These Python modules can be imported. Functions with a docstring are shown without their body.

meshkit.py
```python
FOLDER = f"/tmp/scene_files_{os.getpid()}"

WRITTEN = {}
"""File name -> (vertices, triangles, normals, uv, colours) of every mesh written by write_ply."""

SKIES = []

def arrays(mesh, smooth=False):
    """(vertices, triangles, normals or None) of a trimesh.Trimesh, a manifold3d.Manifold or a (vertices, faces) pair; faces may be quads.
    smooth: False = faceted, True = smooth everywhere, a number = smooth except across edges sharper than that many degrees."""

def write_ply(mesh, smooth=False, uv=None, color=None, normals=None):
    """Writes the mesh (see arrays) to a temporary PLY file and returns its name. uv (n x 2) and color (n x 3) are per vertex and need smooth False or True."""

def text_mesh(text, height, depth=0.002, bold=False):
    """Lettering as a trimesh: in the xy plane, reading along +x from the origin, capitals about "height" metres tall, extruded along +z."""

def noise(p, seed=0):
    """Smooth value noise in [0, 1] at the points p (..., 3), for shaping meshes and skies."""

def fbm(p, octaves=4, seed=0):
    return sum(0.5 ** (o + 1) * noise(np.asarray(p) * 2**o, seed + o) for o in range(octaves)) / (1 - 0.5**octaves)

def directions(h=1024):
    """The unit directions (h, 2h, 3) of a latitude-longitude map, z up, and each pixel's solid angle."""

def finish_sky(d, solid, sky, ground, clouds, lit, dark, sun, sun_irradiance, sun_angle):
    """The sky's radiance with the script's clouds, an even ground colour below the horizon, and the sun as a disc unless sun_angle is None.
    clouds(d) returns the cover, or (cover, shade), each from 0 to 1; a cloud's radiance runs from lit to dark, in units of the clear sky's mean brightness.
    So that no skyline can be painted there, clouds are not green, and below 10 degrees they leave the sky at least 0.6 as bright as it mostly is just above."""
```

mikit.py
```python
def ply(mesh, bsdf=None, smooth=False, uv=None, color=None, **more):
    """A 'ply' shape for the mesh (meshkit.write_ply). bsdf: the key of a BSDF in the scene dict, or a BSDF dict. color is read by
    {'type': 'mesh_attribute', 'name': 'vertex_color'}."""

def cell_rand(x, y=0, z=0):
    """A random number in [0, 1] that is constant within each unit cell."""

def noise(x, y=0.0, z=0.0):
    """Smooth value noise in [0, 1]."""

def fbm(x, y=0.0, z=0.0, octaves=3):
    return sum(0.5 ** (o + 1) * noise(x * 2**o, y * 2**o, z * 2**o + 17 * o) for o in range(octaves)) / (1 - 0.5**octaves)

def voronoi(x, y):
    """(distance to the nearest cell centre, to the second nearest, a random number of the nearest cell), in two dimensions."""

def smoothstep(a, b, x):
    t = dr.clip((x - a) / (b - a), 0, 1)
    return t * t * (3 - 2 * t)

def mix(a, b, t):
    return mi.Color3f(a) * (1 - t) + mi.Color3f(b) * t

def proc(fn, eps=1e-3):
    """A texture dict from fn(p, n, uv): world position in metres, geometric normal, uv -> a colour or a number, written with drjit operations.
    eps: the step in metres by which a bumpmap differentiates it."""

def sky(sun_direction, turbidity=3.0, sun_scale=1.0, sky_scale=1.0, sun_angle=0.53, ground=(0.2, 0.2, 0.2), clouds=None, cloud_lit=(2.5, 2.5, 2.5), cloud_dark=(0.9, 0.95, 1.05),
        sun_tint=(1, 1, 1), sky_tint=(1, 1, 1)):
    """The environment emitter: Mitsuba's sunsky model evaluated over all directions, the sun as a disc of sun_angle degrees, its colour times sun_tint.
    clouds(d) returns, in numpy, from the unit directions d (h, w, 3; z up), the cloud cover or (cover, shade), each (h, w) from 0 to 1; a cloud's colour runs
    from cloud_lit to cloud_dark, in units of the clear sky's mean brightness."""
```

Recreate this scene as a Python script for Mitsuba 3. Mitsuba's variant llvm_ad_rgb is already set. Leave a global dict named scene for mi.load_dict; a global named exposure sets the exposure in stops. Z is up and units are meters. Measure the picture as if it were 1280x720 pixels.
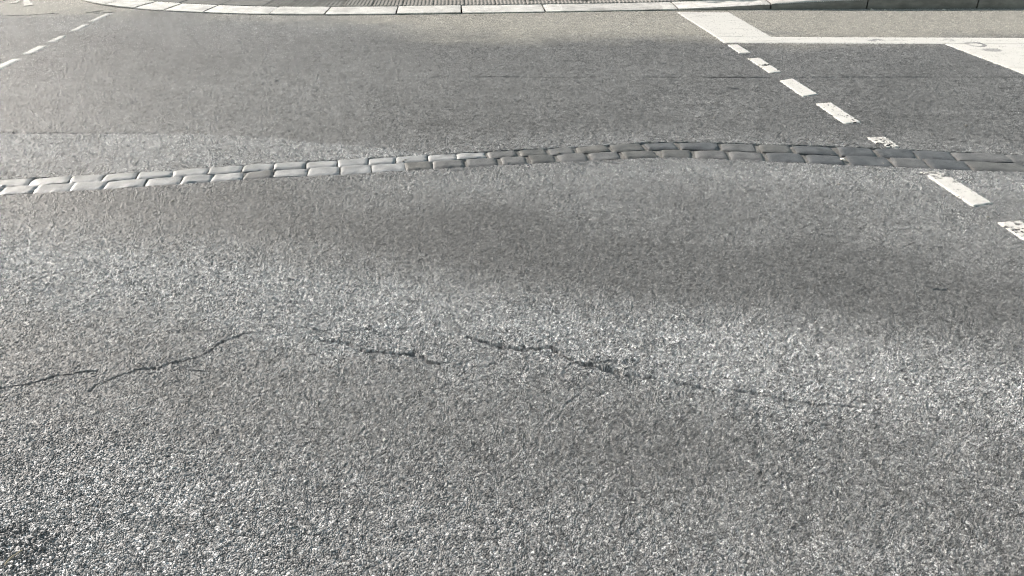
import math
import random
import numpy as np
import trimesh
import drjit as dr
import mitsuba as mi
import mikit

T = mi.ScalarTransform4f
random.seed(7)
rng = np.random.default_rng(7)
scene, labels = {}, {}

# ------------------------------------------------------------------ camera, sky, exposure
EYE, PITCH = 1.6, math.radians(31.31)
scene["camera"] = {
    "type": "perspective", "fov": 66.83, "fov_axis": "x", "near_clip": 0.05, "far_clip": 4000.0,
    "to_world": T().look_at(origin=[0, 0, EYE], target=[0, math.cos(PITCH), EYE - math.sin(PITCH)], up=[0, 0, 1]),
}
SUN_EL, SUN_AZ = math.radians(28), math.radians(-58)          # azimuth from +y, negative to the left
SUN = [math.sin(SUN_AZ) * math.cos(SUN_EL), math.cos(SUN_AZ) * math.cos(SUN_EL), math.sin(SUN_EL)]
scene["sky"] = mikit.sky(SUN, turbidity=3, sun_tint=(0.822, 0.968, 1.38), sky_tint=(1.27, 0.99, 0.68), sky_scale=0.85)
labels["sky"] = {"kind": "structure"}
exposure = 2.7

# ------------------------------------------------------------------ numpy twins of mikit's noises
def n_cell(x, y, z=0):
    with np.errstate(over="ignore"):
        c = [(np.floor(np.asarray(v, np.float32)).astype(np.int64) + 1000000).astype(np.uint32) for v in (x, y, z)]
        h = c[0] * np.uint32(374761393) + c[1] * np.uint32(668265263) + c[2] * np.uint32(2147483647)
        h = (h ^ (h >> np.uint32(13))) * np.uint32(1274126177)
        return ((h ^ (h >> np.uint32(16))) & np.uint32(0xFFFFFF)).astype(np.float32) / np.float32(16777215.0)


def n_noise(x, y):
    x, y = np.asarray(x, np.float32), np.asarray(y, np.float32)
    i, j = np.floor(x), np.floor(y)
    a, b = x - i, y - j
    a, b = a * a * (3 - 2 * a), b * b * (3 - 2 * b)
    l = n_cell(i, j) * (1 - a) + n_cell(i + 1, j) * a
    u = n_cell(i, j + 1) * (1 - a) + n_cell(i + 1, j + 1) * a
    return l * (1 - b) + u * b


def n_voronoi(x, y):
    x, y = np.asarray(x, np.float32), np.asarray(y, np.float32)
    first, second, which = np.full(x.shape, 9, np.float32), np.full(x.shape, 9, np.float32), np.zeros(x.shape, np.float32)
    ox, oy = np.zeros(x.shape, np.float32), np.zeros(x.shape, np.float32)
    fx, fy = np.floor(x), np.floor(y)
    for a in (-1, 0, 1):
        for b in (-1, 0, 1):
            cx, cy = fx + a, fy + b
            ex, ey = cx + n_cell(cx, cy, 1) - x, cy + n_cell(cx, cy, 2) - y
            d = np.hypot(ex, ey)
            ox, oy = np.where(d < first, ex, ox), np.where(d < first, ey, oy)
            second = np.where(d < first, first, np.minimum(second, d))
            which = np.where(d < first, n_cell(cx, cy, 3), which)
            first = np.minimum(first, d)
    return first, second, which, ox, oy


def n_step(a, b, x):
    t = np.clip((x - a) / (b - a), 0, 1)
    return t * t * (3 - 2 * t)


class NP:
    exp, minimum, maximum, step, noise = staticmethod(np.exp), staticmethod(np.minimum), staticmethod(np.maximum), staticmethod(n_step), staticmethod(n_noise)


class DR:
    exp, minimum, maximum, step, noise = staticmethod(dr.exp), staticmethod(dr.minimum), staticmethod(dr.maximum), staticmethod(mikit.smoothstep), staticmethod(mikit.noise)


CHIP = 0.0054


def warp(x, y, B):
    """cell coordinates of the stones in the asphalt, bent so that they are neither round nor of one size"""
    return (x + 0.004 * B.noise(x * 150, y * 150) + 0.003 * B.noise(x * 47 + 9, y * 47)) / CHIP, (y + 0.004 * B.noise(x * 150 + 31, y * 150) + 0.003 * B.noise(x * 47, y * 47 + 23)) / CHIP


def sett_y(x, B):
    """centre line of the double sett row across the road"""
    return B.minimum(4.005 + 0.165 * x, 4.235 - 0.110 * x)


def old_patch(x, y, B):
    """1 on the strip of older asphalt left behind the setts, whose far edge is a saw-cut curve"""
    q = B.maximum(x + 2.3, 0.0)
    far = 4.40 - 0.10 * q * q + 0.02 * (B.noise(x * 7, y * 0 + 3.3) - 0.5)
    return B.step(far + 0.02, far - 0.02, y) * B.step(-0.02, 0.02, y - sett_y(x, B))


def ravel_patch(x, y, B):
    """1 where the surface has ravelled into a rough hollow"""
    n = 0.35 * (B.noise(x * 9, y * 9) - 0.5) + 0.25 * (B.noise(x * 30, y * 30) - 0.5)
    a, b = (x + 1.38) / 0.24, (y - 1.32) / 0.10
    return B.step(1.6, 0.2, a * a + b * b + 2.4 * n)


def wear_glare(x, y, B):
    """0 = smooth, bitumen-bound rolled lane; 1 = open, worn-out surface with the stone exposed; raised on the left to paint in sun glare"""
    s = y + 0.245 * x
    m = B.noise(x * 1.9 + 11.3, y * 3.1 + 4.7) * 0.6 + B.noise(x * 6.1, y * 8.3) * 0.4
    s = s + (m - 0.5) * 0.24
    dv = y - sett_y(x, B)
    w = 0.52 + 0.55 * B.exp(-((s - 2.36) / 0.27) * ((s - 2.36) / 0.27))
    w = w - (0.40 + 0.30 * B.step(-1.4, 0.4, x)) * B.exp(-((s - 3.02) / 0.30) * ((s - 3.02) / 0.30))  # dark band fades to the left, where sun glare is painted in
    w = w - 0.16 * B.exp(-((s - 1.75) / 0.22) * ((s - 1.75) / 0.22))
    w = w + 0.32 * B.exp(-((dv + 0.27) / 0.17) * ((dv + 0.27) / 0.17)) * B.step(-1.2, 0.6, x)
    w = w + 0.36 * old_patch(x, y, B) + (0.12 + 0.24 * B.step(-0.2, -1.2, x)) * B.step(1.9, 1.40, y)  # near left corner also lightened, imitating the sun's gloss
    w = w - (0.36 - 0.20 * B.step(0.4, -1.8, x)) * B.step(0.12, 0.50, dv) * (1 - old_patch(x, y, B)) * B.step(7.2, 6.6, y)  # far lane less dark on the left, again painted glare
    w = w + (m - 0.5) * 0.22
    return B.minimum(B.maximum(w, 0.04), 1.0)


def dust(x, y, B):
    """sandy dust swept towards the kerb"""
    m = B.noise(x * 1.3, y * 2.6) * 0.6 + B.noise(x * 5.3, y * 7.7) * 0.4
    edge = 6.52 + 0.85 * B.step(0.3, -2.4, x) + 0.25 * B.step(-2.2, -3.4, x)
    return B.step(edge - 0.25, edge + 0.45, y + (m - 0.5) * 0.55)


# ------------------------------------------------------------------ materials
def asphalt_rgb(p, n, uv):
    x, y = p.x, p.y
    d1, d2, r = mikit.voronoi(*warp(x, y, DR))
    w = wear_glare(x, y, DR)
    top = mikit.smoothstep(0.05, 0.35, d2 - d1)
    fine = mikit.noise(x * 420, y * 420)
    stone = 0.27 + 0.36 * r * r + 0.18 * mikit.smoothstep(0.94, 0.98, r)
    stone = stone * (0.8 + 0.4 * fine) * (0.62 + 0.72 * w)
    rp = ravel_patch(x, y, DR)
    binder = 0.065 + 0.045 * fine
    k = top * (0.46 + 0.54 * w) * (1 - 0.50 * rp * mikit.smoothstep(0.75, 0.35, r))
    g = binder * (1 - k) + stone * k
    macro = 0.90 + 0.20 * (0.6 * mikit.noise(x * 0.9 + 3, y * 1.7) + 0.4 * mikit.noise(x * 4.1, y * 6.1 + 9))
    far = mikit.smoothstep(-0.05, 0.05, y - sett_y(x, DR))                      # the lane beyond the setts was laid with a coarser, mottled mix
    grain = 1 + (0.40 + 0.22 * far) * (mikit.noise(x * 52 + 7, y * 52) - 0.5) + 0.75 * (mikit.noise(x * 118, y * 118 + 3) - 0.5) + (0.14 + 0.13 * far) * (mikit.noise(x * 24, y * 24) - 0.5)
    macro = macro * grain
    c = mi.Color3f(g * macro) * mi.Color3f(1.0, 0.997, 0.993)
    g1, g2, g3 = mikit.voronoi(x * 1.55 + 0.3 * mikit.noise(x * 40, y * 40) * 0.05, y * 1.55)
    gum = mikit.smoothstep(0.022, 0.012, g1 + 0.012 * mikit.noise(x * 60, y * 60)) * mikit.smoothstep(0.35, 0.45, g3)
    c = mikit.mix(c, mi.Color3f(0.30, 0.295, 0.28), 0.55 * gum)
    oil = 0.5 * mikit.smoothstep(0.60, 0.80, mikit.fbm(x * 2.3 + 50, y * 3.5, 0.7, 4))
    c = c * (1 - 0.28 * oil)
    c = mikit.mix(c, mi.Color3f(0.045, 0.045, 0.043), 0.75 * mikit.smoothstep(0.014, 0.004, dr.abs(y - 5.548 + 0.012 * (mikit.noise(x * 9, 0.2) - 0.5))) * mikit.smoothstep(0.40, 0.62, mikit.fbm(x * 2.7, 0.5, 0.1, 3)) * mikit.smoothstep(-0.9, 0.0, x))
    dd = dust(x, y, DR) * (0.62 + 0.38 * mikit.noise(x * 60, y * 60))
    c = mikit.mix(c, mi.Color3f(0.50, 0.475, 0.41) * (0.45 + 0.55 * top) * (0.8 + 0.4 * r) * (0.8 + 0.4 * fine) * (0.45 + 0.55 * grain), 0.85 * dd)
    return c


def asphalt_rough(p, n, uv):
    w = wear_glare(p.x, p.y, DR)
    return 0.60 + 0.05 * w


def micro(p, n, uv):
    return mikit.noise(p.x * 620, p.y * 620) + 0.6 * mikit.noise(p.x * 260, p.y * 260)


scene["asphalt"] = {"type": "twosided", "b": {"type": "bumpmap", "t": mikit.proc(micro, eps=6e-4), "scale": 0.0003,
                    "b": {"type": "principled", "base_color": mikit.proc(asphalt_rgb), "roughness": mikit.proc(asphalt_rough), "specular": 0.5}}}


def stone_rgb(base, amp=0.35, speck=700, tint=(1, 1, 1), stain=0.0):
    def fn(p, n, uv):
        a = mikit.noise(p.x * speck, p.y * speck, p.z * speck)
        b = mikit.fbm(p.x * 22, p.y * 22, p.z * 22, 3)
        g = base * (1 + amp * (a - 0.5) + 0.7 * (b - 0.5))
        if stain:
            q = mikit.smoothstep(0.55, 0.75, mikit.fbm(p.x * 5, p.y * 9, 0.3, 4))
            g = g * (1 - stain * q)
        return mi.Color3f(g) * mi.Color3f(tint)
    return fn


def stone_bump(p, n, uv):
    return mikit.fbm(p.x * 130, p.y * 130, p.z * 130, 3)


def stone(name, base, rough, tint=(1, 1, 1), bump=0.002, stain=0.0, amp=0.35, spec=0.5, speck=700):
    scene[name] = {"type": "twosided", "b": {"type": "bumpmap", "t": mikit.proc(stone_bump, eps=1e-3), "scale": bump,
                   "b": {"type": "principled", "base_color": mikit.proc(stone_rgb(base, amp, speck, tint, stain)), "roughness": rough, "specular": spec}}}


stone("sett_grey", 0.14, 0.50, (1.0, 1.0, 1.0), amp=0.5, speck=240, bump=0.0016, spec=0.8)
stone("sett_blue", 0.10, 0.48, (0.96, 1.0, 1.05), amp=0.5, speck=240, bump=0.0016, spec=0.8)
stone("sett_green", 0.12, 0.50, (1.0, 1.0, 0.97), amp=0.5, speck=240, bump=0.0016, spec=0.8)
stone("sett_warm", 0.14, 0.52, (1.02, 1.0, 0.95), amp=0.5, speck=240, bump=0.0016, spec=0.8)
stone("sett_glare", 0.31, 0.46, (0.99, 1.0, 1.01), bump=0.0014, spec=1.0, speck=260, amp=0.4)  # sun glare on the left setts, put into a paler stone colour
stone("mortar", 0.16, 0.75, (1.01, 1.0, 0.95), bump=0.006, amp=0.7, speck=260)
def kerb_rgb(p, n, uv):
    c = stone_rgb(0.63, 0.45, 700, (1.02, 1.0, 0.95), 0.22)(p, n, uv)
    c = c * (0.86 + 0.28 * mikit.cell_rand(dr.floor(p.x * 1.03 + 0.5), 3))
    face_shade = mikit.smoothstep(0.55, 0.15, n.z) * (0.75 + 0.25 * mikit.fbm(p.x * 9, p.z * 30, 0.0, 3))     # shade of the upright faces, painted into the kerb colour
    return mikit.mix(c, mi.Color3f(0.075, 0.073, 0.069), 0.9 * face_shade)


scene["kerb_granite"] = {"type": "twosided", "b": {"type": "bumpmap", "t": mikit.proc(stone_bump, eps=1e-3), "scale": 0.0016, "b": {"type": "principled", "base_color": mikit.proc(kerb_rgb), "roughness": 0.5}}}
stone("flag_concrete", 0.17, 0.6, (1.0, 0.99, 0.95), stain=0.2)
stone("tactile_concrete", 0.25, 0.65, (1.04, 1.0, 0.92), stain=0.2)
stone("joint_sand", 0.24, 0.85, (1.06, 1.0, 0.87), bump=0.005)
stone("cast_stone", 0.30, 0.7)


def paint_rgb(p, n, uv):
    a = mikit.noise(p.x * 300, p.y * 300)
    d = mikit.fbm(p.x * 7, p.y * 26, 0.4, 4)
    q = mikit.smoothstep(0.56, 0.74, d)
    spot = mikit.smoothstep(0.74, 0.82, 0.5 * mikit.noise(p.x * 95, p.y * 95) + 0.5 * mikit.noise(p.x * 170, p.y * 170 + 5))
    g = 0.66 * (0.93 + 0.14 * a) * (1 - 0.16 * q) * (1 - 0.55 * spot)
    return mi.Color3f(g) * mi.Color3f(1.0, 0.985, 0.93)


def paint_stained_rgb(p, n, uv):
    """the line with the grey print of a ring, an oval and two smears on it"""
    def oval(cx, cy, a, b):
        return dr.sqrt(dr.square((p.x - cx) / a) + dr.square((p.y - cy) / b))
    c = paint_rgb(p, n, uv)
    o = oval(3.795, 6.462, 0.074, 0.080)
    ring = mikit.smoothstep(0.58, 0.72, o) * mikit.smoothstep(1.15, 1.02, o) * (0.55 + 0.45 * mikit.smoothstep(-0.06, 0.05, p.x - 3.795))
    disc = mikit.smoothstep(1.05, 0.75, oval(3.835, 6.285, 0.085, 0.055)) * (0.5 + 0.5 * mikit.noise(p.x * 70, p.y * 70))
    sm = mikit.smoothstep(1.0, 0.5, oval(3.03, 6.60, 0.10, 0.06)) + mikit.smoothstep(1.0, 0.4, oval(3.65, 6.60, 0.06, 0.07)) + 0.4 * mikit.smoothstep(1.0, 0.4, oval(3.22, 6.6, 0.08, 0.04))
    sm = sm * mikit.smoothstep(0.25, 0.6, mikit.noise(p.x * 40, p.y * 40))
    k = dr.minimum(ring * 0.95 + disc * 0.9 + sm * 0.75, 0.9)
    return mikit.mix(c, mi.Color3f(0.22, 0.22, 0.22), k)


def paint_bump(p, n, uv):
    return mikit.noise(p.x * 210, p.y * 210) + 0.5 * mikit.noise(p.x * 600, p.y * 600)


for nm, fn in (("road_paint", paint_rgb), ("road_paint_stained", paint_stained_rgb)):
    scene[nm] = {"type": "twosided", "b": {"type": "bumpmap", "t": mikit.proc(paint_bump, eps=8e-4), "scale": 0.0008,
                 "b": {"type": "principled", "base_color": mikit.proc(fn), "roughness": 0.55, "specular": 0.4}}}
scene["wood"] = {"type": "twosided", "b": {"type": "principled", "base_color": {"type": "rgb", "value": [0.50, 0.43, 0.30]}, "roughness": 0.7}}
scene["bark"] = {"type": "twosided", "b": {"type": "principled", "base_color": {"type": "rgb", "value": [0.10, 0.075, 0.05]}, "roughness": 0.85}}
scene["leaf"] = {"type": "principledthin", "base_color": {"type": "rgb", "value": [0.05, 0.09, 0.03]}, "roughness": 0.5, "diff_trans": 0.6}
scene["dead_leaf"] = {"type": "twosided", "b": {"type": "principled", "base_color": {"type": "rgb", "value": [0.10, 0.08, 0.055]}, "roughness": 0.7}}
scene["paper"] = {"type": "twosided", "b": {"type": "principled", "base_color": {"type": "rgb", "value": [0.72, 0.71, 0.66]}, "roughness": 0.7}}


# ------------------------------------------------------------------ helpers
def put(key, mesh, mat, smooth=False):
    scene[key] = mikit.ply(mesh, mat, smooth)
    return key


def struct(key):
    labels[key] = {"kind": "structure"}


def numbered(base):
    k, i = base, 0
    while k in scene or k in labels:
        i += 1
        k = f"{base}_{i:03d}"
    return k


def thing(key, label, cat, group=None):
    labels[key] = {"label": label, "category": cat}
    if group:
        labels[key]["group"] = group


def grid_mesh(P):
    """P: (rows, cols, 3)"""
    r, c = P.shape[:2]
    i, j = np.meshgrid(np.arange(r - 1), np.arange(c - 1), indexing="ij")
    a = (i * c + j).ravel()
    f = np.vstack([np.stack([a, a + 1, a + c + 1], 1), np.stack([a, a + c + 1, a + c], 1)])
    return P.reshape(-1, 3), f


def seg_dist(x, y, pts):
    best = np.full(x.shape, 9.0, np.float32)
    for (ax, ay), (bx, by) in zip(pts[:-1], pts[1:]):
        dx, dy = bx - ax, by - ay
        t = np.clip(((x - ax) * dx + (y - ay) * dy) / (dx * dx + dy * dy), 0, 1)
        best = np.minimum(best, np.hypot(x - ax - t * dx, y - ay - t * dy))
    return best


# ------------------------------------------------------------------ the sett row: measured courses
COURSE_BACK = [(-2.64, 3.71), (-2.331, 3.752), (-2.018, 3.799), (-1.699, 3.848), (-1.382, 3.919), (-0.875, 3.992), (-0.443, 4.059), (0.0, 4.125), (0.453, 4.185), (0.735, 4.24), (0.921, 4.252), (1.374, 4.225), (1.46, 4.212), (1.818, 4.187), (2.206, 4.138), (2.542, 4.089), (2.833, 4.053)]
COURSE_MID = [(-2.591, 3.618), (-2.284, 3.663), (-1.98, 3.71), (-1.669, 3.765), (-1.354, 3.826), (-0.859, 3.898), (-0.434, 3.96), (0.0, 4.028), (0.445, 4.083), (0.72, 4.132), (0.903, 4.143), (1.344, 4.11), (1.427, 4.092), (1.771, 4.053), (2.151, 4.01), (2.477, 3.965), (2.768, 3.937)]
COURSE_FRONT = [(-2.534, 3.522), (-2.241, 3.565), (-1.937, 3.612), (-1.636, 3.669), (-1.326, 3.727), (-0.838, 3.788), (-0.425, 3.854), (0.0, 3.918), (0.436, 3.971), (0.703, 4.009), (0.88, 4.018), (1.31, 3.98), (1.39, 3.963), (1.724, 3.92), (2.095, 3.881), (2.415, 3.837), (2.699, 3.816)]
JOINTS_BACK = [-2.473, -2.28, -2.119, -1.956, -1.779, -1.606, -1.436, -1.273, -1.107, -0.947, -0.782, -0.633, -0.465, -0.304, -0.146, 0.031, 0.197, 0.354, 0.55, 0.746, 0.943, 1.176, 1.384, 1.58, 1.82, 2.03, 2.24, 2.439, 2.722]
JOINTS_FRONT = [-2.555, -2.394, -2.225, -2.065, -1.875, -1.706, -1.552, -1.403, -1.251, -1.079, -0.91, -0.749, -0.573, -0.425, -0.255, -0.07, 0.087, 0.245, 0.418, 0.602, 0.819, 1.005, 1.197, 1.396, 1.604, 1.819, 2.056, 2.248, 2.45, 2.755]


def course(pts):
    a = np.array(pts)
    l, r = a[0] - np.array([4.0, 0.58]), a[-1] + np.array([4.0, -0.44])
    a = np.vstack([l, a, r])
    return lambda x: np.interp(x, a[:, 0], a[:, 1])


yb, ym, yf = course(COURSE_BACK), course(COURSE_MID), course(COURSE_FRONT)

# ------------------------------------------------------------------ cracks and seams of the asphalt (metres on the road)
CRACKS = [
    (0.0036, 0.011, [(-1.95, 1.95), (-1.729, 2.0), (-1.681, 2.009), (-1.633, 2.017), (-1.576, 2.034), (-1.538, 2.064), (-1.469, 2.086), (-1.404, 2.104)]),
    (0.0036, 0.011, [(-1.378, 1.996), (-1.362, 2.03), (-1.313, 2.069), (-1.284, 2.095), (-1.198, 2.117), (-1.155, 2.149), (-1.093, 2.167), (-1.068, 2.2), (-1.029, 2.273), (-0.971, 2.318), (-0.90, 2.335)]),
    (0.0070, 0.014, [(-0.687, 2.278), (-0.58, 2.253), (-0.519, 2.21), (-0.419, 2.2), (-0.349, 2.195), (-0.275, 2.144), (-0.22, 2.144)]),
    (0.0085, 0.022, [(-0.16, 2.295), (-0.12, 2.278), (-0.062, 2.248), (-0.028, 2.229), (0.028, 2.224), (0.141, 2.229), (0.167, 2.195), (0.207, 2.154), (0.26, 2.131), (0.326, 2.108), (0.389, 2.073)]),
    (0.0050, 0.009, [(0.26, 2.14), (0.33, 2.149), (0.441, 2.154)]),
    (0.0060, 0.005, [(-0.499, 2.359), (-0.43, 2.35), (-0.366, 2.354)]),
    (0.0050, 0.011, [(0.389, 2.073), (0.50, 2.055), (0.63, 2.01), (0.76, 1.99), (0.93, 1.93), (1.10, 1.91)]),
    (0.0030, 0.004, [(0.20, 2.14), (0.17, 2.08), (0.19, 2.03)]), (0.0040, 0.006, [(-0.80, 2.36), (-0.66, 2.33), (-0.52, 2.34), (-0.40, 2.30)]), (0.0040, 0.006, [(-0.22, 2.144), (-0.16, 2.12), (-0.06, 2.13)]),
    (0.0035, 0.006, [(-1.155, 2.149), (-1.10, 2.10), (-1.02, 2.09)]),
    (0.0050, 0.003, [(0.142, 1.85), (0.17, 1.916), (0.218, 1.972)]),
    (0.0070, 0.005, [(0.629, 2.0), (0.689, 1.98)]),
    (0.0080, 0.007, [(1.675, 2.627), (1.70, 2.622), (1.721, 2.618)]),
    (0.0130, 0.010, [(-4.794, 7.532), (-4.714, 7.549), (-4.493, 7.6), (-4.301, 7.67)]),
    (0.0140, 0.012, [(-4.043, 7.687), (-3.943, 7.769)]),
    (0.0140, 0.012, [(-3.95, 7.66), (-3.80, 7.72)]),
    (0.0090, 0.005, [(2.549, 5.317), (2.626, 5.317)]), (0.0090, 0.005, [(1.498, 5.28), (1.57, 5.28)]), (0.0090, 0.005, [(1.12, 5.901), (1.175, 5.901)]),
]
SEAM = [(-0.574, 5.549), (0.0, 5.559), (0.919, 5.549), (1.721, 5.539), (2.413, 5.549), (2.93, 5.549), (3.637, 5.529), (6.5, 5.45)]


def road_height(x, y, spacing):
    """height of the road surface: stone tops near z = 0, gaps below"""
    w = wear_glare(x, y, NP)
    du = dust(x, y, NP)
    rp = ravel_patch(x, y, NP)
    d1, d2, r, ox, oy = n_voronoi(*warp(x, y, NP))
    tilt = (n_cell(r * 7717.0, r * 1234.0) - 0.5) * ox + (n_cell(r * 5511.0, r * 8765.0) - 0.5) * oy
    dome = n_step(0.0, 0.34, d2 - d1) * (1 - 0.25 * d1) + 0.9 * tilt
    up = 0.25 + 0.75 * n_cell(r * 9973.0, r * 3331.0)
    up = np.where(r > 0.91 - 0.08 * w - 0.30 * rp, up * 0.25, up)                        # stones that have come out
    amp = (0.0021 + 0.0029 * w + 0.0030 * rp) * (1 - 0.55 * du)
    z = -amp * (1 - dome * up)
    z += 0.0012 * (n_noise(x * 260, y * 260) - 0.5) + 0.0020 * (n_noise(x * 64, y * 64) - 0.5) * (1 - 0.5 * du) + 0.0022 * (n_noise(x * 125 + 5, y * 125) - 0.5) + 0.003 * (n_noise(x * 9, y * 9) - 0.5) * w
    wob = 0.016 * (n_noise(x * 45, y * 45) - 0.5) + 0.012 * (n_noise(x * 130, y * 130) - 0.5)
    for half, deep, pts in CRACKS:
        a = np.array(pts)
        box = (x > a[:, 0].min() - 0.05) & (x < a[:, 0].max() + 0.05) & (y > a[:, 1].min() - 0.05) & (y < a[:, 1].max() + 0.05)
        if not box.any():
            continue
        xs, ys = x[box], y[box]
        d = seg_dist(xs, ys + wob[box], pts)
        hw = np.maximum(half * (0.55 + 0.9 * n_noise(xs * 37 + 5, ys * 37)), 0.75 * spacing[box])
        z[box] -= deep * n_step(1.25 * hw, 0.45 * hw, d) * n_step(0.02, 0.26, n_noise(xs * 24 + 3, ys * 24 + 60))
    d = seg_dist(x, y + 0.25 * wob, SEAM)
    q = np.maximum(x + 2.3, 0)
    d2 = np.abs(y - (4.40 - 0.10 * q * q + 0.02 * (n_noise(x * 7, y * 0 + 3.3) - 0.5)))
    z -= 0.005 * n_step(0.011, 0.004, d2) * n_step(-0.6, -1.4, x) * n_step(0.35, 0.6, n_noise(x * 4, 0 * y))
    yk = np.interp(x, [-4.6, -4.405, -4.16, -3.918, -3.683, -3.384, -2.969, -2.57, -2.259, -1.766, -1.205, -0.606, 0.0, 0.612, 1.231, 1.853, 2.478, 3.455, 4.984, 9.0], [30, 8.271, 8.074, 7.935, 7.843, 7.755, 7.672, 7.61, 7.578, 7.56, 7.578, 7.622, 7.662, 7.708, 7.758, 7.795, 7.82, 7.842, 7.867, 7.92])
    z -= 0.09 * n_step(0.03, 0.05, y - yk)
    z -= 0.007 * n_step(0.011, 0.004, d) * n_step(0.42, 0.62, 0.6 * n_noise(x * 3.1, y * 0.5 + 40) + 0.4 * n_noise(x * 13, y * 0.5 + 40))
    # the trench that the setts are bedded in
    inside = n_step(-0.002, 0.006, np.minimum(yb(x) - y, y - yf(x)))
    return z - 0.035 * inside


# ------------------------------------------------------------------ road
rows_y, yv = [], 0.70
while yv < 9.9:
    rows_y.append(yv)
    yv += 0.00215 + 0.00135 * max(yv - 1.2, 0)
rows_y = np.array(rows_y)
COLS = 1180
u = np.linspace(-1, 1, COLS)
half = 0.79 * (rows_y * 0.855 + 0.83)
PX = (u[None, :] * half[:, None]).astype(np.float32)
PY = np.repeat(rows_y[:, None], COLS, 1).astype(np.float32)
SPC = np.repeat((2 * half / COLS)[:, None], COLS, 1)
PZ = road_height(PX, PY, SPC)
edge = np.minimum(np.minimum((1 - np.abs(u))[None, :] * half[:, None], (rows_y - 0.70)[:, None]), (rows_y[-1] - rows_y)[:, None])
PZ = np.where(edge <= 1e-6, -0.010, PZ)
put("road", grid_mesh(np.stack([PX, PY, PZ], -1)), "asphalt")
struct("road")
put("ground", grid_mesh(np.array([[[-1500, -1500, -0.06], [1500, -1500, -0.06]], [[-1500, 1500, -0.06], [1500, 1500, -0.06]]], float)), "asphalt")
struct("ground")
# the carriageway goes on round the fine sheet
gx = np.linspace(-30, 30, 241)
gy = np.linspace(-12, 9.9, 90)
GX, GY = np.meshgrid(gx, gy)
put("road_001", grid_mesh(np.stack([GX, GY, np.full(GX.shape, -0.0125) - 0.035 * ((GY > 0.72) & (GY < 9.88) & (np.abs(GX) < 0.79 * (GY * 0.855 + 0.83) - 0.05))], -1)), "asphalt")
struct("road_001")

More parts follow.
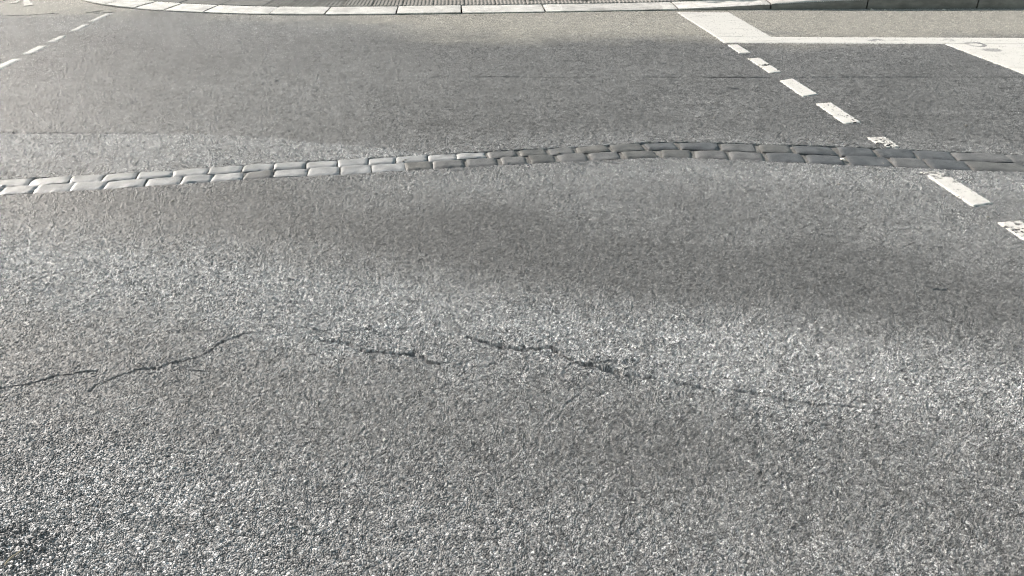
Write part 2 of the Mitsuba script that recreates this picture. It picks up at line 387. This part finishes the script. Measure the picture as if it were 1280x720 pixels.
# ------------------------------------------------------------------ sett strip
bx = np.arange(-6.0, 6.0, 0.011)
t = np.linspace(0, 1, 22)
BX = np.repeat(bx[:, None], len(t), 1)
BY = yf(bx)[:, None] * (1 - t) + yb(bx)[:, None] * t
lump = n_noise(BX * 31, BY * 31) * 0.6 + n_noise(BX * 95, BY * 95) * 0.4
fill = np.where(np.abs(BX) < 7, n_step(-0.8, 0.4, BX), 0)                    # the joints are fuller on the right
BZ = -0.0165 + 0.011 * lump
put("paving_strip", grid_mesh(np.stack([BX, BY, BZ], -1)), "mortar", True)
struct("paving_strip")


def sett_mesh(c, seed):
    """c: corners front-left, front-right, back-right, back-left (x, y)"""
    g = np.random.default_rng(seed)
    n, m = 16, 9
    s, q = np.meshgrid(np.linspace(-1, 1, n), np.linspace(-1, 1, m), indexing="xy")
    rr = 0.92 + 0.06 * g.random()
    s2 = s * np.sqrt(np.maximum(1 - (1 - rr) * q ** 4 * 0.6, 0))             # rounded corners
    q2 = q * np.sqrt(np.maximum(1 - (1 - rr) * s ** 4 * 1.2, 0))
    a, b = (s2 + 1) / 2, (q2 + 1) / 2
    c = np.array(c)
    xy = (c[0] * ((1 - a) * (1 - b))[..., None] + c[1] * (a * (1 - b))[..., None] + c[2] * (a * b)[..., None] + c[3] * ((1 - a) * b)[..., None])
    L = np.linalg.norm(c[1] - c[0])
    e = np.minimum((1 - np.abs(s)) * L / 2, (1 - np.abs(q)) * 0.052)
    rad = 0.0035 + 0.004 * g.random()
    z = 0.000 + 0.003 * g.random() - rad * 0.9 * (1 - np.minimum(e / rad, 1)) ** 2
    z += s * g.normal(0, 0.0014) + q * g.normal(0, 0.0012) - 0.0025 * (s ** 2) * g.random() - 0.0006 * q ** 2 - 0.004 * 0.7 * n_step(0.70, 0.85, n_noise(xy[..., 0] * 45 + g.random() * 90, xy[..., 1] * 45)) * n_step(0.016, 0.004, e)
    ph = g.random(2) * 50
    z += 0.005 * (n_noise(xy[..., 0] * 17 + ph[0], xy[..., 1] * 17 + ph[1]) - 0.5) + 0.0015 * (n_noise(xy[..., 0] * 60 + ph[0], xy[..., 1] * 60 + ph[1]) - 0.5)
    xy += 0.0035 * (np.stack([n_noise(xy[..., 0] * 40 + 3, xy[..., 1] * 40 + ph[0]), n_noise(xy[..., 0] * 40 + ph[1], xy[..., 1] * 40)], -1) - 0.5) * (e < 0.004)[..., None]
    v, f = grid_mesh(np.dstack([xy, z]))
    ring = np.concatenate([np.arange(n), np.arange(1, m) * n + n - 1, (m - 1) * n + np.arange(n - 2, -1, -1), np.arange(m - 2, 0, -1) * n])
    low = v[ring] * [1, 1, 0] + [0, 0, -0.05]
    k = len(ring)
    i = np.arange(k)
    j = (i + 1) % k
    base = len(v)
    f = np.vstack([f, np.stack([ring[i], base + i, base + j], 1), np.stack([ring[i], base + j, ring[j]], 1)])
    return np.vstack([v, low]), f


def more(j, step):
    j = list(j)
    while j[0] > -5.6:
        j.insert(0, j[0] - step * (0.92 + 0.16 * random.random()))
    while j[-1] < 5.6:
        j.append(j[-1] + 0.215 * (0.9 + 0.2 * random.random()))
    return j


def sett_course(joints, lo, hi, off):
    for i, (a, b) in enumerate(zip(joints[:-1], joints[1:])):
        xm = (a + b) / 2
        gap = 0.0022 + 0.003 * random.random() + (0.009 if -0.2 < xm < 2.2 else -0.0005)
        a2, b2 = a + gap, b - gap
        sl = np.array([-0.16, 1]) if xm < 0.9 else np.array([0.10, 1])         # across the strip
        c = []
        for xx, yy, inn in ((a2, lo, 0.003), (b2, lo, 0.003), (b2, hi, -0.004), (a2, hi, -0.004)):
            p = np.array([xx, float(yy(xx)) + inn])
            mid = (float(lo(xx)) + float(hi(xx))) / 2
            c.append(p + [sl[0] * (p[1] - mid) + random.gauss(0, 0.003), random.gauss(0, 0.002)])
        right = n_step(0.3, 1.2, xm)
        k = random.random()
        mat = "sett_warm" if k < 0.20 * (1 - right) else "sett_blue" if k < 0.35 + 0.2 * right else "sett_green" if k < 0.65 else "sett_grey"
        if random.random() < 0.97 * n_step(0.15, -0.75, xm):  # more setts get the glare-lightened colour towards the left
            mat = "sett_glare"
        put(numbered("paving_strip__sett"), sett_mesh(c, 100 * off + i), mat, 40)


sett_course(more(JOINTS_FRONT, 0.17), yf, ym, 1)
sett_course(more(JOINTS_BACK, 0.17), ym, yb, 2)

# ------------------------------------------------------------------ kerb
KERB_FRONT = np.array([(-4.95, 11.5), (-4.93, 10.2), (-4.85, 9.4), (-4.68, 8.72), (-4.405, 8.271), (-4.16, 8.074), (-3.918, 7.935), (-3.683, 7.843), (-3.384, 7.755), (-2.969, 7.672), (-2.57, 7.61), (-2.259, 7.578), (-1.766, 7.560), (-1.205, 7.578), (-0.606, 7.622), (0.0, 7.662), (0.612, 7.708), (1.231, 7.758), (1.853, 7.795), (2.478, 7.820), (3.455, 7.842), (4.984, 7.867), (9.0, 7.92), (14.0, 8.0)])
seg = np.r_[0, np.cumsum(np.linalg.norm(np.diff(KERB_FRONT, axis=0), axis=1))]


def kerb_at(s):
    """(point, normal pointing to the pavement) on the kerb's front line, smoothed"""
    s = np.atleast_1d(np.asarray(s, float))
    f = lambda q: np.stack([np.interp(q, seg, KERB_FRONT[:, 0]), np.interp(q, seg, KERB_FRONT[:, 1])], -1)
    p = sum(f(s + d) for d in (-0.18, -0.09, 0, 0.09, 0.18)) / 5
    tg = f(s + 0.3) - f(s - 0.3)
    tg /= np.linalg.norm(tg, axis=1, keepdims=True)
    return p, np.stack([-tg[:, 1], tg[:, 0]], -1)


def kerb_top(x):
    return 0.013 + 0.092 * n_step(1.35, 3.75, x) + 0.004 * n_step(1.0, 1.6, x)


s_of = lambda x: np.interp(x, KERB_FRONT[:, 0], seg)
KJ = [s_of(-4.041), s_of(-3.683), s_of(-3.36), s_of(-2.954), s_of(-2.299), s_of(-1.766), s_of(-1.093), s_of(-0.477), s_of(0.32), s_of(1.604), s_of(2.502), s_of(3.44)]
while KJ[0] > 0.6:
    KJ.insert(0, KJ[0] - 0.5)
while KJ[-1] < seg[-1] - 1.2:
    KJ.append(KJ[-1] + 0.95 + 0.2 * random.random())
KERB_W = 0.315


def kerb_stone(s0, s1, seed):
    g = np.random.default_rng(seed)
    n = max(6, int((s1 - s0) / 0.05))
    ss = np.linspace(s0, s1, n)
    p, nv = kerb_at(ss)
    e = np.minimum(ss - s0, s1 - ss)
    lift = g.normal(0, 0.0025)
    prof = [(0.010, -0.12), (0.002, -0.02), (0.0, 0.35), (0.004, 0.80), (0.014, 1.0), (0.06, 1.0), (0.12, 1.0), (0.18, 1.0), (0.24, 1.0), (KERB_W - 0.01, 1.0), (KERB_W, 0.85), (KERB_W, -0.12)]
    P = np.zeros((n, len(prof), 3))
    zt = kerb_top(p[:, 0]) + lift
    for k, (d, h) in enumerate(prof):
        wob = 0.006 * (n_noise(p[:, 0] * 9 + seed, p[:, 1] * 9 + k * 0.7) - 0.5)
        P[:, k, :2] = p + nv * (d + wob)[:, None]
        z = zt * h if h >= 0 else np.full(n, h)
        if h == 1.0:
            z = z + 0.004 * (n_noise(P[:, k, 0] * 14 + seed, P[:, k, 1] * 14) - 0.5) - 0.005 * (e < 0.001) - 0.0045 * (k == 4)
        P[:, k, 2] = z
    v, f = grid_mesh(P)
    f = f[:, ::-1]
    m = len(prof)
    caps = []
    for base, flip in ((0, False), ((n - 1) * m, True)):
        for k in range(1, m - 1):
            q = [base, base + k, base + k + 1]
            caps.append(q[::-1] if flip else q)
    return v, np.vstack([f, caps])


struct("kerb")
for i, (a, b) in enumerate(zip(KJ[:-1], KJ[1:])):
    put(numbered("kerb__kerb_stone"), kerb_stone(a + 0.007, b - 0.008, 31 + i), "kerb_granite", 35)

# ------------------------------------------------------------------ pavement behind the kerb
ss = np.arange(0.5, seg[-1] - 0.2, 0.06)
kp, kn = kerb_at(ss)
deep = np.array([0.18, 0.32, 0.45, 0.6, 0.8, 1.1, 1.5, 2.2, 3.2, 5.0, 9.0])
fan = np.where((kn[:, 0] < -0.3)[:, None], kn * [0.3, 1], kn)
PV = np.zeros((len(ss), len(deep), 3))
for k, d in enumerate(deep):
    off = kn if d < 0.7 else np.stack([np.maximum(kn[:, 0], -0.1) * 0 + kn[:, 0] * 0.7 / d, np.sqrt(np.maximum(0.05, 1 - (kn[:, 0] * 0.7 / d) ** 2))], -1)
    PV[:, k, :2] = kp + off * d
    PV[:, k, 2] = kerb_top(kp[:, 0]) - 0.012
put("pavement", grid_mesh(PV[:, :, :]), "joint_sand")
struct("pavement")


def slab(s0, s1, d0, d1, kind, seed):
    """a paving slab that follows the kerb, with ribs or studs on top where it is a tactile one"""
    g = np.random.default_rng(seed)
    (pa, na), (pb, nb) = kerb_at(s0), kerb_at(s1)
    c = np.array([pa[0] + na[0] * d0, pb[0] + nb[0] * d0, pb[0] + nb[0] * d1, pa[0] + na[0] * d1])
    mid = c.mean(0)
    c = c + (mid - c) / np.linalg.norm(mid - c, axis=1, keepdims=True) * 0.004
    zc = kerb_top(c[:, 0]) + g.normal(0, 0.001) + g.normal(0, 0.0006, 4)

    def at(a, b, dz=0.0):
        wq = np.array([(1 - a) * (1 - b), a * (1 - b), a * b, (1 - a) * b])
        return np.r_[wq @ c, wq @ zc + dz]

    V, F = [], []

    def frustum(a0, a1, b0, b1, z0, z1, ina, inb):
        o = len(V)
        for a, b in ((a0, b0), (a1, b0), (a1, b1), (a0, b1)):
            V.append(at(a, b, z0))
        for a, b in ((a0 + ina, b0 + inb), (a1 - ina, b0 + inb), (a1 - ina, b1 - inb), (a0 + ina, b1 - inb)):
            V.append(at(a, b, z1))
        F.extend([[o + 4, o + 5, o + 6], [o + 4, o + 6, o + 7]])
        for i in range(4):
            j = (i + 1) % 4
            F.extend([[o + i, o + j, o + 4 + j], [o + i, o + 4 + j, o + 4 + i]])

    frustum(0, 1, 0, 1, -0.05, -0.0045, 0, 0)
    frustum(0, 1, 0, 1, -0.0045, 0, 0.012, 0.012)
    if kind == "rib":
        for k in range(8):
            a = (k + 0.5) / 8
            frustum(a - 0.038, a + 0.038, 0.03, 0.97, -0.001, 0.0055, 0.014, 0.012)
    if kind == "stud":
        for i in range(6):
            for j in range(6):
                a, b = (i + 0.5) / 6, (j + 0.5) / 6
                frustum(a - 0.05, a + 0.05, b - 0.05, b + 0.05, -0.001, 0.0055, 0.02, 0.02)
    return np.array(V), np.array(F)


s_a, s_b, s_c = s_of(-2.47), s_of(-1.66), s_of(1.70)
for row in range(3):
    d0 = KERB_W + 0.006 + 0.305 * row
    n = int(round((s_c - s_b) / 0.305))
    cuts = np.linspace(s_b, s_c, n + 1)
    for i in range(n):
        put(numbered("pavement__tactile_slab"), slab(cuts[i], cuts[i + 1], d0, d0 + 0.305, "rib", 900 + row * 50 + i), "tactile_concrete")
    cuts = np.linspace(s_a, s_b, 4)
    for i in range(3):
        put(numbered("pavement__studded_slab"), slab(cuts[i], cuts[i + 1], d0, d0 + 0.305, "stud", 700 + row * 50 + i), "tactile_concrete")
for row in range(3):
    d0 = KERB_W + 0.006 + 0.40 * row
    for lo, hi, step in ((KJ[0], s_a, 0.48), (s_c, seg[-1] - 1.0, 0.55)):
        n = int(round((hi - lo) / step))
        cuts = np.linspace(lo, hi, n + 1)
        for i in range(n):
            put(numbered("pavement__flag"), slab(cuts[i], cuts[i + 1], d0, d0 + 0.40, "flat", 300 + row * 50 + i), "flag_concrete")

# ------------------------------------------------------------------ paint on the road
def paint(corners, step=0.008, worn=0.0, seed=0, worn_fn=None, rough=0.006, z0=0.0030):
    """a patch of thick road paint between four corners, its edges uneven, worn through where worn_fn says so"""
    c = np.array(corners, float)
    la = max(np.linalg.norm(c[1] - c[0]), np.linalg.norm(c[2] - c[3]))
    lb = max(np.linalg.norm(c[3] - c[0]), np.linalg.norm(c[2] - c[1]))
    na, nb = max(6, int(la / step)), max(6, int(lb / step))
    a, b = np.meshgrid(np.linspace(0, 1, na + 1), np.linspace(0, 1, nb + 1))
    xy = c[0] * ((1 - a) * (1 - b))[..., None] + c[1] * (a * (1 - b))[..., None] + c[2] * (a * b)[..., None] + c[3] * ((1 - a) * b)[..., None]
    rim = (np.minimum(np.minimum(a, 1 - a) * la, np.minimum(b, 1 - b) * lb) < 0.3 * step)[..., None]
    x, y = xy[..., 0], xy[..., 1]
    xy = xy + rim * rough * 2 * (np.stack([n_noise(x * 90 + seed, y * 90), n_noise(x * 90, y * 90 + 7 + seed)], -1) - 0.5)
    z = z0 + 0.0014 * (n_noise(x * 150, y * 150) - 0.5) + 0.003 * (n_noise(x * 9, y * 9) - 0.5) * wear_glare(x, y, NP)
    z = np.where(rim[..., 0], z - 0.0055, z)
    v, f = grid_mesh(np.dstack([xy, z]))
    ctr = v[f].mean(1)
    aa, bb = a.ravel()[f].mean(1), b.ravel()[f].mean(1)
    w = worn + (worn_fn(aa, bb) if worn_fn else 0)
    nz = 0.38 * n_noise(ctr[:, 0] * 42 + seed, ctr[:, 1] * 42) + 0.47 * n_noise(ctr[:, 0] * 120, ctr[:, 1] * 120 + seed) + 0.15 * n_noise(ctr[:, 0] * 14 + seed, ctr[:, 1] * 14)
    keep = nz > w
    return v, f[keep]


W = 0.112
dx = np.array([math.sin(math.radians(9.0)), -math.cos(math.radians(9.0))])      # the bay line comes towards the viewer and drifts right


def bay_dash(fl, length, slant=0.02):
    p = np.array(fl)
    r = np.array([W, W * 0.16 + slant])
    return [p, p + r, p + dx * length + r - [0, slant], p + dx * length]


DASHES = [
    ([(1.761, 6.461), (1.852, 6.474), (1.892, 6.215), (1.793, 6.193)], 0.18, None, "short white dash touching the white line by the kerb"),
    ([(1.814, 6.035), (1.922, 6.067), (1.972, 5.671), (1.876, 5.64)], 0.20, lambda a, b: 0.34 * n_step(0.35, 0.55, b) * n_step(0.75, 0.55, b) + 0.30 * n_step(0.55, 1, a) * n_step(0.4, 0.9, b), "second white dash from the white line, its paint broken across the middle"),
    ([(1.89, 5.45), (2.004, 5.509), (2.062, 5.137), (1.937, 5.084)], 0.12, None, "clean solid white dash just below the thin dark seam"),
    ([(1.974, 4.941), (2.087, 4.966), (2.137, 4.578), (2.019, 4.549)], 0.24, lambda a, b: 0.24 * n_step(0.35, 1, b) * n_step(0.1, 0.8, a), "white dash midway between the dark seam and the sett row"),
    ([(2.064, 4.316), (2.181, 4.329), (2.20, 4.163), (2.090, 4.15)], 0.40, lambda a, b: 0.26 * n_step(0.3, 0.9, b) * n_step(0.8, 0.2, a), "ragged worn white dash behind the dark setts"),
    ([(2.150, 3.806), (2.266, 3.815), (2.327, 3.42), (2.208, 3.379)], 0.23, lambda a, b: 0.30 * n_step(0.30, 0.0, b) + 0.26 * n_step(0.55, 1, a) * n_step(0.7, 0.2, b), "longest white dash just in front of the setts, its far end flaking"),
    ([(2.233, 3.210), (2.352, 3.235), (2.42, 2.80), (2.30, 2.77)], 0.28, lambda a, b: 0.14 * n_step(0.4, 0.1, b), "white dash cut off by the right edge of the picture"),
]
for i, (c, wn, fn, lab) in enumerate(DASHES):
    k = numbered("bay_line_dash")
    put(k, paint(c, 0.0055 if i > 3 else 0.007, wn, 10 + i, fn), "road_paint", True)
    thing(k, lab, "road marking", "dashes of the line on the right")
LEFT = [
    ([(-3.865, 5.72), (-3.780, 5.76), (-3.776, 6.044), (-3.852, 6.03)], "white dash at the left edge of the picture, nearest of the left line"),
    ([(-3.858, 6.16), (-3.775, 6.18), (-3.782, 6.435), (-3.863, 6.43)], "longest bright white dash of the left line, second from the viewer"),
    ([(-3.856, 6.54), (-3.782, 6.55), (-3.79, 6.78), (-3.852, 6.76)], "thin faded white dash, middle one of the left line"),
    ([(-3.853, 6.93), (-3.790, 6.946), (-3.795, 7.204), (-3.855, 7.175)], "second white dash from the kerb in the left line"),
    ([(-3.862, 7.30), (-3.798, 7.316), (-3.789, 7.66), (-3.853, 7.617)], "white dash of the left line that ends by the curved kerb"),
]
for i, (c, lab) in enumerate(LEFT):
    k = numbered("lane_dash")
    put(k, paint(c, 0.012, 0.20 if i != 2 else 0.30, 40 + i), "road_paint", True)
    thing(k, lab, "road marking", "dashes of the line on the left")
put("broad_marking_band", paint([(1.722, 6.728), (2.204, 6.722), (2.075, 7.69), (1.566, 7.70)], 0.012, 0.12, 61, lambda a, b: 0.22 * n_step(0.95, 1.0, b)), "road_paint", True)
thing("broad_marking_band", "broad white band running from the kerb down to the long white line", "road marking")
put("long_marking_line", paint([(1.745, 6.522), (8.6, 6.40), (8.6, 6.61), (1.722, 6.735)], 0.014, 0.10, 62, z0=0.0034), "road_paint_stained", True)
thing("long_marking_line", "long white line parallel to the kerb with grey smears on it", "road marking")
put("broad_marking_band_001", paint([(3.548, 6.492), (4.30, 6.48), (4.72, 4.40), (3.93, 4.43)], 0.013, 0.10, 63), "road_paint_stained", True)
thing("broad_marking_band_001", "broad white band slanting off the long line, with a grey oval stain, at right edge", "road marking")

# arrow at the far left: head, stub and a patch of its shaft
def flat_patch(poly, seed):
    import shapely.geometry as sg
    v2, f2 = trimesh.creation.triangulate_polygon(sg.Polygon(poly), engine="earcut")
    m = trimesh.Trimesh(np.c_[v2, np.full(len(v2), 0.0045)], f2, process=False)
    m = m.subdivide().subdivide().subdivide()
    v = np.array(m.vertices)
    v[:, 2] += 0.001 * n_noise(v[:, 0] * 60, v[:, 1] * 60)
    return trimesh.Trimesh(v, m.faces, process=False)


pieces = [flat_patch([(-4.80, 7.955), (-4.735, 8.015), (-4.93, 8.28), (-5.02, 8.55), (-5.05, 8.55), (-4.955, 8.24)], 1), flat_patch([(-5.03, 8.10), (-4.955, 8.115), (-4.975, 8.22), (-5.01, 8.20)], 2), flat_patch([(-5.40, 8.20), (-5.16, 8.215), (-5.14, 8.32), (-5.40, 8.33)], 3)]
for m in pieces:
    if m.face_normals[:, 2].mean() < 0:
        m.invert()
put("arrow_marking", trimesh.util.concatenate(pieces), "road_paint")
thing("arrow_marking", "pieces of a white arrow painted on the lane in the far left corner", "road marking")

# ------------------------------------------------------------------ litter on the road
def twig(a, b, r, bend, seed):
    g = np.random.default_rng(seed)
    a, b = np.array(a, float), np.array(b, float)
    n, m = 9, 7
    tt = np.linspace(0, 1, n)
    p = a + (b - a) * tt[:, None]
    p[:, 2] += bend * np.sin(tt * math.pi)
    p[:, :2] += g.normal(0, 0.0007, (n, 2))
    d = (b - a) / np.linalg.norm(b - a)
    s = np.cross(d, [0, 0, 1.0])
    w = np.cross(s, d)
    ang = np.arange(m) * 2 * math.pi / m
    rr = r * (1 - 0.35 * tt)
    v = p[:, None] + rr[:, None, None] * (np.cos(ang)[None, :, None] * s + np.sin(ang)[None, :, None] * w)
    i, j = np.meshgrid(np.arange(n - 1), np.arange(m), indexing="ij")
    q0, q1, q2, q3 = i * m + j, i * m + (j + 1) % m, (i + 1) * m + (j + 1) % m, (i + 1) * m + j
    f = np.vstack([np.stack([q0, q1, q2], -1).reshape(-1, 3), np.stack([q0, q2, q3], -1).reshape(-1, 3)])
    v = np.vstack([v.reshape(-1, 3), p[0], p[-1]])
    c0, c1 = n * m, n * m + 1
    caps = [[c0, (k + 1) % m, k] for k in range(m)] + [[c1, (n - 1) * m + k, (n - 1) * m + (k + 1) % m] for k in range(m)]
    return v, np.vstack([f, caps])


put("twig", twig((-1.268, 1.298, 0.003), (-1.243, 1.338, 0.008), 0.0019, 0.003, 3), "wood", True)
thing("twig", "short pale twig lying on the rough asphalt in the bottom left corner", "twig")


def chip_stone(x, y, s, seed):
    g = np.random.default_rng(seed)
    m = trimesh.creation.icosphere(subdivisions=1)
    v = np.array(m.vertices) * (1 + 0.25 * g.normal(size=(len(m.vertices), 1)) * 0.7) * [s, s * 0.7, s * 0.45]
    a = g.random() * 6.28
    R = np.array([[math.cos(a), -math.sin(a), 0], [math.sin(a), math.cos(a), 0], [0, 0, 1]])
    return v @ R.T + [x, y, 0.25 * s], np.array(m.faces)


for i, (x, y, s, lab) in enumerate([(-0.384, 1.753, 0.0065, "small white pebble alone on the grey asphalt below the middle crack"), (1.80, 3.975, 0.013, "white crumb lying on the sett row between dark setts"),
                                    (3.475, 7.80, 0.016, "pale crumb against the tall kerb under the joint of two kerb stones"), (4.17, 7.80, 0.014, "white crumb at the foot of the tall kerb, rightmost of the crumbs"),
                                    (3.60, 7.80, 0.010, "small white crumb in the gutter right of the kerb joint")]):
    k = numbered("pebble")
    put(k, chip_stone(x, y, s, 5 + i), "paper")
    thing(k, lab, "pebble", "white crumbs on the road")

gv, gf, at = [], [], 0
for i in range(420):
    if i < 330:
        s0 = s_of(-3.9) + (s_of(5.6) - s_of(-3.9)) * random.random()
        q, nn = kerb_at(s0)
        q = q[0] - nn[0] * (0.012 + abs(random.gauss(0, 0.10)))
    else:
        q = (random.uniform(-2.4, 2.9), 0.0)
        q = (q[0], float(sett_y(q[0], NP)) + random.gauss(0, 0.35))
    v, f = chip_stone(float(q[0]), float(q[1]), 0.0025 + 0.005 * random.random() ** 2, 2000 + i)
    gv.append(v)
    gf.append(f + at)
    at += len(v)
put("loose_grit", (np.vstack(gv), np.vstack(gf)), "joint_sand")
labels["loose_grit"] = {"label": "loose grit and small stones swept against the kerb and the setts", "category": "grit", "kind": "stuff"}

# ------------------------------------------------------------------ planter row added beyond the frame, unseen; put there to shade the kerb on the right
ADDED_PLANTER_LABELS = ["added leftmost long grey stone trough, left of the short one", "added short grey stone trough with a single shrub behind the kerb", "added first long grey stone trough right of the short one", "added second long grey stone trough right of the short one", "added third long grey stone trough, rightmost behind the kerb"]


def box(x0, x1, y0, y1, z0, z1):
    return trimesh.creation.box(bounds=[[x0, y0, z0], [x1, y1, z1]])


def shrub_leaves(cx, cy, cz, rx, ry, rz, n, seed):
    g = np.random.default_rng(seed)
    d = g.normal(size=(n, 3))
    d /= np.linalg.norm(d, axis=1, keepdims=True)
    r = g.random(n) ** 0.35 * (0.82 + 0.3 * n_noise(d[:, 0] * 2.5 + seed, d[:, 1] * 2.5 + d[:, 2]))
    c = d * r[:, None] * [rx, ry, rz] + [cx, cy, cz]
    a = g.normal(size=(n, 3))
    a /= np.linalg.norm(a, axis=1, keepdims=True)
    b = np.cross(a, g.normal(size=(n, 3)))
    b /= np.linalg.norm(b, axis=1, keepdims=True)
    s = (0.022 + 0.016 * g.random(n))[:, None]
    v = np.stack([c - a * s, c + b * s * 0.5, c + a * s, c - b * s * 0.5], 1).reshape(-1, 3)
    i = np.arange(n)[:, None] * 4
    return v, np.vstack([i + [0, 1, 2], i + [0, 2, 3]])


for i, (x0, x1, spots) in enumerate([(-1.5, -0.1, [(-1.2, 0.33), (-0.75, 0.34), (-0.35, 0.32)]), (0.35, 1.25, [(0.80, 0.36)]), (1.35, 2.95, [(1.7, 0.33), (2.25, 0.34), (2.7, 0.3)]), (3.15, 4.75, [(3.5, 0.34), (4.0, 0.33), (4.5, 0.33)]), (4.95, 6.55, [(5.3, 0.34), (5.8, 0.33), (6.3, 0.33)])]):
    k = numbered("added_planter")
    Y = (9.27, 9.07, 9.32, 9.32, 9.32)[i]
    zb = float(kerb_top((x0 + x1) / 2)) - 0.01
    walls = [box(x0, x1, Y - 0.28, Y - 0.22, zb, zb + 0.42), box(x0, x1, Y + 0.22, Y + 0.28, zb, zb + 0.42), box(x0, x0 + 0.06, Y - 0.22, Y + 0.22, zb, zb + 0.42), box(x1 - 0.06, x1, Y - 0.22, Y + 0.22, zb, zb + 0.42)]
    put(k + "__trough", trimesh.util.concatenate(walls), "cast_stone")
    put(k + "__soil", box(x0 + 0.06, x1 - 0.06, Y - 0.22, Y + 0.22, zb, zb + 0.38), "bark")
    thing(k, ADDED_PLANTER_LABELS[i], "added_planter", "planters added to shade the kerb")
    for j, (sx, sr) in enumerate(spots):
        q = numbered("shrub")
        put(q + "__stem", twig((sx, Y, zb + 0.36), (sx + 0.02, Y, zb + 0.75), 0.016, 0.0, 50 + j), "bark")
        put(q + "__crown", shrub_leaves(sx, Y, zb + 0.42 + sr * 0.85, sr, sr * 0.85, sr, 2600, 80 + 10 * i + j), "leaf")
        thing(q, f"{('leftmost', 'middle', 'rightmost')[j] if len(spots) > 1 else 'single'} added round green shrub in the {ADDED_PLANTER_LABELS[i].split(' grey')[0]} trough", "shrub", "shrubs added to shade the kerb")
